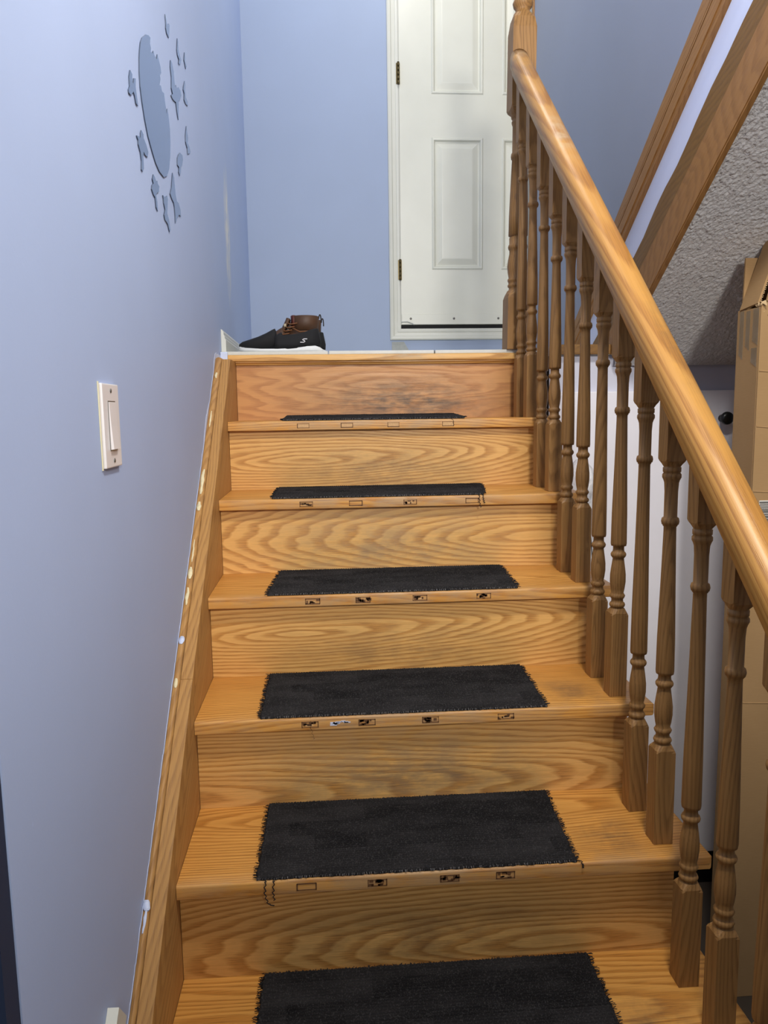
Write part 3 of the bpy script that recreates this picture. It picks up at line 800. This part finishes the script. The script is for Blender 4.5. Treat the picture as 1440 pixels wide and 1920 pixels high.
# ================================================================== LEFT WALL: mirror, stickers, switch, ragged paint
def wallpoly(pts): return [onwall(200+x/4.174, y/4.174) for x, y in pts]
def flat_on_wall(name, pts, th=.0016):
    P = wallpoly(pts); c = sum(P, Vector())/len(P)
    m = MB(); n = len(P); m.v = [(wx(p.y)+.0006, p.y, p.z) for p in P]+[(wx(p.y)+.0006+th, p.y, p.z) for p in P]
    m.f = [tuple(range(n)), tuple(range(n, 2*n))[::-1]]+[((j+1) % n, j, n+j, n+(j+1) % n) for j in range(n)]
    m.sm = [False]*len(m.f); m.mi = [0, 0]+[1]*n
    return obj(name, m, ['mirror', 'mirror_edge'], origin=(wx(c.y), c.y, c.z))
disc = [(298, 270), (268, 295), (256, 330), (250, 390), (247, 450), (248, 560), (255, 680), (270, 800), (290, 930), (315, 1060), (345, 1170), (375, 1270), (405, 1340), (440, 1386), (465, 1375), (482, 1320), (490, 1220), (491, 1110), (487, 1010), (475, 900), (466, 850), (460, 895), (455, 840), (447, 790), (440, 730), (425, 715), (415, 670), (405, 665), (412, 620), (408, 590), (418, 570), (412, 520), (402, 480), (388, 425), (384, 465), (368, 440), (356, 398), (352, 418), (335, 405), (338, 380), (330, 340), (333, 295), (318, 275)]
tag(flat_on_wall('wall_mirror', disc), 'round mirrored wall decal with a ragged feathered right edge', 'mirror')
ST = [
 ('tiny mirrored bird sticker, topmost on the wall above the round decal', [(450, 110), (458, 150), (463, 185), (472, 190), (480, 185), (484, 200), (483, 240), (480, 298), (474, 285), (462, 255), (456, 220), (457, 190)]),
 ('thin mirrored sticker right of the decal top, second highest of all', [(546, 300), (551, 330), (553, 380), (562, 420), (568, 445), (577, 470), (573, 495), (562, 505), (556, 490), (560, 465), (548, 430), (543, 390), (545, 340)]),
 ('smallest sliver-thin mirrored sticker, upper right of the round decal', [(603, 410), (607, 440), (607, 480), (619, 520), (613, 540), (606, 500), (599, 470)]),
 ('largest mirrored hummingbird sticker with long beak, right of the decal', [(493, 470), (503, 490), (517, 560), (522, 630), (528, 680), (536, 665), (541, 690), (555, 683), (570, 710), (577, 745), (568, 775), (555, 790), (556, 860), (555, 940), (545, 880), (535, 800), (518, 785), (505, 765), (498, 745), (510, 735), (500, 690), (500, 600), (491, 520)]),
 ('narrow mirrored sticker just right of the largest hummingbird', [(604, 633), (608, 660), (607, 705), (612, 760), (625, 795), (629, 830), (612, 812), (600, 780), (601, 730), (593, 700), (596, 668)]),
 ('mirrored butterfly sticker left of the round decal, leftmost and upper', [(174, 548), (190, 580), (190, 640), (200, 655), (203, 612), (217, 615), (217, 680), (222, 720), (232, 790), (238, 832), (222, 810), (210, 745), (200, 715), (182, 745), (165, 725), (162, 700), (172, 670), (167, 600)]),
 ('mirrored bird sticker with forked wing at the lower left of decal', [(262, 1018), (278, 1050), (280, 1080), (300, 1130), (317, 1190), (312, 1230), (295, 1215), (280, 1185), (278, 1230), (282, 1320), (272, 1342), (264, 1325), (265, 1260), (256, 1190), (240, 1130), (238, 1095), (226, 1060), (240, 1065), (258, 1080), (256, 1040)]),
 ('mirrored bird sticker directly below the left side of the round decal', [(356, 1364), (370, 1390), (378, 1420), (388, 1415), (390, 1435), (404, 1460), (400, 1500), (385, 1510), (378, 1530), (388, 1580), (392, 1655), (380, 1620), (372, 1545), (358, 1520), (345, 1480), (346, 1450), (358, 1435), (350, 1400)]),
 ('lowest mirrored sticker on the wall, with a notched top', [(432, 1528), (447, 1545), (465, 1532), (470, 1560), (468, 1630), (466, 1670), (480, 1720), (492, 1800), (486, 1815), (470, 1750), (450, 1720), (442, 1680), (450, 1640), (440, 1590), (437, 1555)]),
 ('mirrored bird sticker below the decal, right of the notched lowest one', [(508, 1352), (520, 1390), (527, 1470), (533, 1530), (542, 1575), (555, 1590), (570, 1640), (575, 1695), (560, 1680), (548, 1700), (532, 1745), (530, 1690), (524, 1620), (518, 1585), (505, 1560), (490, 1515), (500, 1470), (505, 1400)]),
 ('thin mirrored sticker at far right, level with the lower decal', [(617, 987), (622, 1030), (630, 1075), (628, 1120), (640, 1150), (650, 1190), (642, 1200), (628, 1203), (625, 1160), (612, 1110), (610, 1060)]),
 ('rounded mirrored sticker with short tail, lower right of the decal', [(568, 1195), (585, 1215), (590, 1250), (583, 1295), (575, 1310), (572, 1360), (565, 1375), (557, 1345), (560, 1310), (548, 1290), (547, 1235), (555, 1210)])]
for lab, pts in ST: tag(flat_on_wall('wall_sticker', pts), lab, 'wall sticker', 'mirrored bird stickers around the round decal')
# ragged pale paint line above the stringer
m = MB(); N = 260; a = []; b = []
for i in range(N+1):
    y = -1.65+1.66*i/N; z0 = zs_(y)-.004
    h = .0095+.007*mn.noise(Vector((y*34, 2, 0)))+.006*mn.noise(Vector((y*110, 5, 0)))
    if -.40 < y < -.26: h += .016*math.sin(math.pi*(y+.40)/.14)
    if y > -.14: h += .012
    a.append((wx(y)+.0011, y, z0)); b.append((wx(y)+.0011, y, z0+max(.006, h)))
m.v = a+b
for i in range(N): m.f.append((i, i+1, N+2+i, N+1+i)); m.sm.append(False); m.mi.append(0)
o = len(m.v); m.v += [(x-.0008, y, z) for x, y, z in b]
for i in range(N): m.f.append((N+1+i, N+2+i, o+i+1, o+i)); m.sm.append(False); m.mi.append(0)
obj('paint_edge', m, 'paint_edge', wall_left)
m = MB(); m.box((wx(.015)+.0012, .001, -.0128), (-.0206, .0118, .0155), .003); obj('plaster_lump', m, 'paint_edge', wall_left)
# rocker light switch
sy, sz = -1.250, -.182; sw = thing('light_switch', (wx(sy), sy, sz), 'white rocker light switch with plate on the blue left wall', 'light switch')
xw = wx(sy)+.0012
m = MB(); m.box((xw-.0007, sy-.040, sz-.058), (xw+.0045, sy+.040, sz+.058), .0018); pl = obj('plate', m, 'plastic', sw)
m = MB(); m.box((xw-.0007, sy-.0445, sz-.060), (xw+.0008, sy-.041, sz+.060), .0003); obj('paint_rim', m, 'plastic_yellow', sw)
m = MB(); m.box((xw+.0042, sy-.0175, sz-.0345), (xw+.0052, sy+.0175, sz+.0345)); obj('rocker_frame', m, 'screw', sw)
m = MB()
m.add([(xw+.005, sy-.016, sz-.033), (xw+.005, sy+.016, sz-.033), (xw+.005, sy+.016, sz+.033), (xw+.005, sy-.016, sz+.033),
       (xw+.0092, sy-.0155, sz-.0325), (xw+.0092, sy+.0155, sz-.0325), (xw+.0072, sy+.0155, sz), (xw+.0058, sy+.0155, sz+.0325), (xw+.0058, sy-.0155, sz+.0325), (xw+.0072, sy-.0155, sz)],
      [(4, 5, 6, 9), (9, 6, 7, 8), (0, 1, 5, 4), (3, 8, 7, 2), (0, 4, 9), (0, 9, 3), (9, 8, 3), (1, 6, 5), (1, 2, 6), (2, 7, 6), (0, 3, 2, 1)])
obj('rocker', m, 'plastic', sw)
for dz in (-.0485, .0485):
    m = MB(); c = []
    for dx, r in ((.0044, .0032), (.0054, .003), (.0058, .001)): c.append([(xw+dx, sy+r*math.cos(k*math.pi/5), sz+dz+r*math.sin(k*math.pi/5)) for k in range(10)])
    m.rings(c); obj('screw', m, 'screw', sw)

# ================================================================== SHOES AND BOOTS ON THE LANDING
def loft_ring(x, hw, zb, zt, cy, n=20, p=2.6, flat=.5):
    out = []; zc = (zb+zt)/2; h = (zt-zb)/2
    for k in range(n):
        a = 2*math.pi*k/n; c, s_ = math.cos(a), math.sin(a)
        e = 2/p
        out.append((x, cy+hw*math.copysign(abs(c)**e, c), zc+h*math.copysign(abs(s_)**e, s_)))
    return out
def sneaker(x0, cy, label, logo):
    L = .250; z0 = LZ+.0004
    root = thing('slip_on_shoe', (x0+L/2, cy, z0), label, 'shoe', 'pair of black slip-on shoes')
    s = .95
    # sole: plan outline with thickness growing to a flared heel
    st = [(0, .010, .008, .020), (.006, .020, .004, .019), (.022, .034, .001, .014), (.07, .044, 0, .010), (.12, .041, 0, .010), (.17, .038, 0, .014), (.21, .039, 0, .018), (.235, .036, 0, .019), (.250, .029, 0, .014), (.262, .018, 0, .005)]
    m = MB(); m.rings([loft_ring(x0+x, hw, z0+a, z0+b, cy, 20, 5) for x, hw, a, b in st]); obj('sole', m, 'sole', root)
    # upper: closed vamp, then open collar
    up = [(.002, .014, .014, .026), (.012, .027, .010, .033), (.035, .037, .007, .040), (.06, .041, .006, .048), (.085, .040, .007, .059), (.105, .037, .008, .070), (.112, .034, .009, .073), (.115, .033, .010, .066)]
    m = MB(); m.rings([loft_ring(x0+x, hw, z0+a, z0+b, cy, 20, 2.4) for x, hw, a, b in up]); obj('vamp', m, 'shoe', root)
    # quarters: U-shaped wall with thickness
    co = [(.112, .0335, .047), (.125, .034, .048), (.15, .034, .050), (.18, .033, .053), (.205, .032, .058), (.225, .028, .066), (.240, .018, .070), (.2435, 0, .070)]
    m = MB(); path = [(x, hw, zt) for x, hw, zt in co]+[(x, -hw, zt) for x, hw, zt in reversed(co[:-1])]
    rs = []
    for x, hw, zt in path:
        ws = .0045 if abs(hw) > .001 else 0; sg = 1 if hw >= 0 else -1
        low = .012+.008*max(0, (x-.15)/.09)
        ox = .010 if x > .235 else 0
        yo = cy+hw*1.14
        rs.append([(x0+x+ox*.9, yo, z0+low-.004), (x0+x+ox, cy+hw*1.16, z0+low+.012), (x0+x+ox*.3, cy+hw*1.02, z0+zt), (x0+x-.003*(x > .2), cy+hw*.92, z0+zt+.001), (x0+x-.006*(x > .2), cy+hw*.86, z0+zt-.006), (x0+x-.006*(x > .2), cy+hw*.90, z0+low)])
    m.rings(rs); obj('quarter', m, 'shoe', root)
    m = MB(); m.rings([loft_ring(x0+x, hw, z0+.012, z0+.020, cy, 16, 4) for x, hw in ((.10, .03), (.17, .031), (.236, .022))]); obj('insole', m, 'shoe_heel', root)
    if logo:
        # heel overlay and the slanted S emblem printed on it
        lx, lz = x0+.200, z0+.0330; yy = cy-.0400
        pts = [(.0095, .0048), (-.001, .0048), (-.0042, .0028), (-.001, .0005), (.0035, -.0005), (.0052, -.0028), (.002, -.0052), (-.0085, -.0052)]
        m = MB(); n = len(pts); up_, dn_ = [], []
        for i, (a, b) in enumerate(pts):
            a0, a1 = pts[max(i-1, 0)], pts[min(i+1, n-1)]; t = Vector((a1[0]-a0[0], a1[1]-a0[1])).normalized(); q = Vector((-t.y, t.x))*.00105
            sh = .35*b
            up_.append((lx+a+sh+q.x, yy, lz+b+q.y)); dn_.append((lx+a+sh-q.x, yy, lz+b-q.y))
        m.v = up_+dn_+[(x, y+.004, z) for x, y, z in up_+dn_]
        for i in range(n-1):
            m.f += [(i, i+1, n+i+1, n+i), (2*n+i, 2*n+i+1, i+1, i), (n+i, n+i+1, 3*n+i+1, 3*n+i)]; m.sm += [False]*3; m.mi += [0]*3
        obj('logo', m, 'logo', root, fix=False)
    return root
sneaker(.006, .075, 'black slip-on shoe with white sole, nearest on the landing edge', True)
sneaker(.020, .180, 'black slip-on shoe mostly hidden behind its mate, black heel showing', False)
def boot(x0, cy, label, tall):
    z0 = LZ+.0004; root = thing('ankle_boot', (x0+.13, cy, z0), label, 'boot', 'pair of brown ankle boots')
    m = MB(); m.rings([loft_ring(x0+x, hw, z0+a, z0+b, cy, 18, 5) for x, hw, a, b in ((0, .016, .006, .018), (.02, .036, 0, .02), (.08, .043, 0, .02), (.15, .035, 0, .022), (.20, .036, 0, .026), (.255, .033, 0, .027), (.266, .022, 0, .024))]); obj('sole', m, 'boot_dark', root)
    # foot + shaft as rings swept from toe to ankle
    F_ = [(.004, .018, .018, .036), (.02, .032, .018, .055), (.06, .040, .018, .064), (.10, .039, .019, .078), (.13, .036, .02, .096), (.145, .034, .021, .104)]
    m = MB(); m.rings([loft_ring(x0+x, hw, z0+a, z0+b, cy, 18, 2.4) for x, hw, a, b in F_]); obj('vamp', m, 'boot', root)
    def oval(zc, xa, xb, hw, n=24): return [(x0+(xa+xb)/2+(xb-xa)/2*math.cos(2*math.pi*k/n), cy+hw*math.sin(2*math.pi*k/n), z0+zc) for k in range(n)]
    h = tall
    m = MB(); m.rings([oval(.02, .13, .258, .035), oval(.05, .135, .256, .034), oval(.085, .155, .250, .034), oval(.105, .170, .249, .036), oval(h-.02, .172, .254, .040), oval(h-.003, .170, .256, .041), oval(h, .173, .253, .038), oval(h-.012, .178, .249, .035), oval(.06, .165, .240, .028)], True)
    obj('shaft', m, 'boot', root)
    m = MB(); m.rings([oval(h-.046, .1695, .2535, .0405), oval(h-.0455, .1685, .2555, .0420), oval(h+.001, .1665, .2585, .0430), oval(h+.0025, .1690, .2560, .0410), oval(h-.010, .172, .253, .0385)], [True]*4, caps=False)
    cuff = obj('cuff', m, 'boot', root)
    m = MB(); m.rings([oval(h-.040, .1660, .184, .026, 16), oval(h+.003, .1640, .186, .028, 16), oval(h+.004, .166, .184, .026, 16)], True); obj('collar', m, 'boot_red', root)['label'] = 'red-brown front collar'
    # tongue standing open in front of the shaft, with a scrap of pale lining
    m = MB(); rs = []
    for z, xa, w_ in ((.070, .125, .026), (.095, .140, .028), (.118, .152, .026), (.128, .156, .020)):
        rs.append([(x0+xa, cy-w_, z0+z), (x0+xa-.006, cy, z0+z+.003), (x0+xa, cy+w_, z0+z), (x0+xa+.008, cy+w_*.9, z0+z-.003), (x0+xa+.003, cy, z0+z), (x0+xa+.008, cy-w_*.9, z0+z-.003)])
    m.rings(rs); obj('tongue', m, 'boot', root)
    m = MB(); m.box((x0+.142, cy-.031, z0+.098), (x0+.150, cy-.025, z0+.108), .002); obj('lining', m, 'lining', root)
    for q in range(4):
        zz = .072+q*.011; xx = .125+q*.009
        m = MB(); m.tube([(x0+xx+.035, cy-.036, z0+zz+.004), (x0+xx+.012, cy-.035, z0+zz), (x0+xx, cy-.02, z0+zz+.008), (x0+xx, cy+.02, z0+zz+.010), (x0+xx+.016, cy+.034, z0+zz+.003)], .0022, 6); obj('lace', m, 'lace', root)
    m = MB(); m.tube([(x0+.172, cy-.040, z0+h-.040), (x0+.195, cy-.0455, z0+h-.052), (x0+.225, cy-.0445, z0+h-.050), (x0+.254, cy-.026, z0+h-.052), (x0+.257, cy-.02, z0+h-.075)], .0024, 6); obj('lace', m, 'lace', root)
    m = MB(); P = []
    for i in range(11):
        a = math.pi*i/10; P.append((x0+.2580+.0075*(1-math.cos(a))*.5+.001*math.sin(a), cy, z0+h-.006+.020*math.sin(a)-(i/10)*.012))
    m.tube(P, .0019, 6); obj('pull_loop', m, 'boot_dark', root)['label'] = 'dark heel pull loop'
    return root
boot(-.006, .285, 'brown ankle boot with red collar, standing just behind the black shoes', .132)
boot(.002, .395, 'brown ankle boot farther back, hidden but for its heel loop', .132)

# ================================================================== CARDBOARD BOX, WRAPPED BUNDLE, CABLE
bx0, by0, by1, bx1 = 1.286, -.600, -.497, 1.98
box = thing('cardboard_box', (bx0+.35, -.55, FZ), 'tall open brown cardboard box with taped corner, standing by white panel', 'cardboard box')
T = .005; zt = .075; zb = FZ+.0006
def panel(name, a, b): m = MB(); m.box(a, b, .001); return obj(name, m, 'card', box)
panel('front_panel', (bx0, by0, zb), (bx1, by0+T, zt))
panel('back_panel', (bx0, by1-T, zb), (bx1, by1, zt-.01))
side = panel('side_panel', (bx0-.0004, by0+T+.0002, zb), (bx0+T, by1-T-.0002, zt-.012))
panel('side_panel', (bx1-T, by0+T+.0002, zb), (bx1, by1-T-.0002, zt))
panel('bottom_panel', (bx0+T, by0+T, zb), (bx1-T, by1-T, zb+T))
def flap(name, a, b, c, d_, th=.005, nrm_=None):
    """quad a,b,c,d with thickness and a ragged corrugated edge"""
    A, B, C_, D = map(Vector, (a, b, c, d_)); n = (B-A).cross(D-A).normalized()*th
    m = MB(); N = 14; r0 = []; r1 = []
    for i in range(N+1):
        t = i/N; p = A.lerp(B, t); q = D.lerp(C_, t)+(C_-B).normalized()*(.004*mn.noise(Vector((t*9, a[0]*7, 2))))
        r0.append([p, q, q+n, p+n])
    m.rings(r0, False); return obj(name, m, 'card', box)
flap('front_flap', (bx0+.010, by0+.001, zt+.001), (bx1-.01, by0+.001, zt+.001), (bx1-.02, by0-.02, zt+.19), (bx0+.045, by0-.012, zt+.175))
flap('back_flap', (bx0+.006, by1-.007, zt-.008), (bx1-.01, by1-.007, zt-.008), (bx1-.01, by1-.002, zt+.14), (bx0+.010, by1-.002, zt+.115))
fl = flap('side_flap', (bx0+.002, by1-.012, zt-.012), (bx0+.002, by0+.012, zt-.004), (bx0+.052, by0+.012, zt+.150), (bx0+.056, by1-.014, zt+.150))
m = MB(); P0, P1 = Vector((bx0+.0035, by0+.0105, zt)), Vector((bx0+.0525, by0+.0105, zt+.150))
for i in range(34):
    t = i/34; p = P0.lerp(P1, t); q = P0.lerp(P1, t+.016); sgn = 1 if i % 2 else -1
    m.tube([p+Vector((.0016*sgn, 0, 0)), q+Vector((-.0016*sgn, 0, 0))], .0009, 4)
obj('corrugation', m, 'card_edge', fl)
for i in range(12):                                       # torn paper at the corner
    m = MB(); c = Vector((bx0+rnd(-.004, .016), rnd(by0-.006, by0+.02), zt-.010+rnd(-.02, .012))); P = []
    for k in range(6): P.append(c+Vector((rnd(-.008, .008), rnd(-.006, .006), rnd(-.009, .009))))
    bm = bmesh.new(); [bm.verts.new(p) for p in P]; bmesh.ops.convex_hull(bm, input=bm.verts); bm.verts.index_update()
    m.add([v.co[:] for v in bm.verts], [[v.index for v in f.verts] for f in bm.faces]); bm.free(); obj('torn_edge', m, 'card_edge', box)
for i, zc in enumerate((-.085, -.215, -.37, -.62, -.9)):
    m = MB(); m.tube([(bx0+.002+j*.06, by0-.0002, zc+.006*mn.noise(Vector((j*.7, i*5, 1)))-.004*j) for j in range(9)], .0016, 6); obj('crease', m, 'card', box)
for (ya, yb_, za, zb_) in ((by0+.008, by0+.032, zt-.10, zt-.014), (by0+.044, by0+.062, zt-.11, zt-.016), (by0+.072, by0+.090, zt-.13, zt-.014), (by0+.010, by0+.034, zt-.15, zt-.105)):
    m = MB(); m.add([(bx0-.0012, ya, za), (bx0-.0012, yb_, za+.012), (bx0-.0012, yb_, zb_), (bx0-.0012, ya, zb_), (bx0-.0006, ya, za), (bx0-.0006, yb_, za+.012), (bx0-.0006, yb_, zb_), (bx0-.0006, ya, zb_)],
                    [(0, 1, 2, 3), (7, 6, 5, 4), (0, 4, 5, 1), (1, 5, 6, 2), (2, 6, 7, 3), (3, 7, 4, 0)]); obj('tape', m, 'tape', box)
lb = MB(); pz0, pz1 = at(1, by0, 1437, 981).z, at(1, by0, 1437, 938).z
lb.box((bx0+.018, by0-.0012, pz0), (bx0+.085, by0-.0002, pz1)); lb = obj('barcode_label', lb, 'label', box)
m = MB(); z = pz0+.001
while z < pz1-.003:
    h = random.choice((.0012, .0018, .0024)); m.box((bx0+.0185+rnd(0, .001), by0-.0016, z), (bx0+.083, by0-.0011, z+h)); z += h+random.choice((.0012, .002))
obj('barcode', m, 'ink', lb)
m = MB(); z = at(1, by0, 1437, 592).z
for i in range(4): m.box((bx0+.016+.002*i, by0-.0007, z+i*.0052), (bx0+.030, by0-.0002, z+i*.0052+.003))
obj('printed_mark', m, 'ink', box)
# plastic wrapped bundle behind the balusters
m = MB(); rs = []; NZ = 46; bc = Vector((.985, -.235)); zt_ = at(1, -.235, 1100, 862).z
for j in range(NZ+1):
    t = j/NZ; z = FZ+.001+(zt_-FZ)*t; r = .050*(1-.15*t)+.006*math.sin(t*40)*(t > .5); r *= (1 if t < .97 else max(.25, (1-t)/.03*.75+.25))
    rs.append([(bc.x+(r*(1+.22*mn.noise(Vector((math.cos(a)*3, math.sin(a)*3, z*14)))))*math.cos(a), bc.y+(r*(1+.22*mn.noise(Vector((math.cos(a)*3+9, math.sin(a)*3, z*14)))))*math.sin(a), z) for a in [2*math.pi*k/28 for k in range(28)]])
m.rings(rs); tag(obj('plastic_bundle', m, 'bag', origin=(bc.x, bc.y, FZ)), 'shiny white plastic-wrapped bundle glimpsed between the spindles', 'plastic wrap')
m = MB(); P = [at(1, -.33, 1104, 972), at(1, -.33, 1108, 1010), at(1, -.33, 1110, 1040), at(1, -.33, 1112, 1075)]
P = [Vector(p) for p in P]; e = P[-1]; P += [Vector((e.x+.004, e.y, e.z-.25)), Vector((e.x, e.y, FZ+.25)), Vector((e.x-.01, e.y-.01, FZ+.004))]
m.tube(P, .0014, 6); tag(obj('cable', m, 'cable', origin=(e.x, e.y, FZ)), 'thin black cable hanging beside the wrapped plastic bundle', 'cable')

for o in bpy.data.objects:
    if '_o' in o: del o['_o']
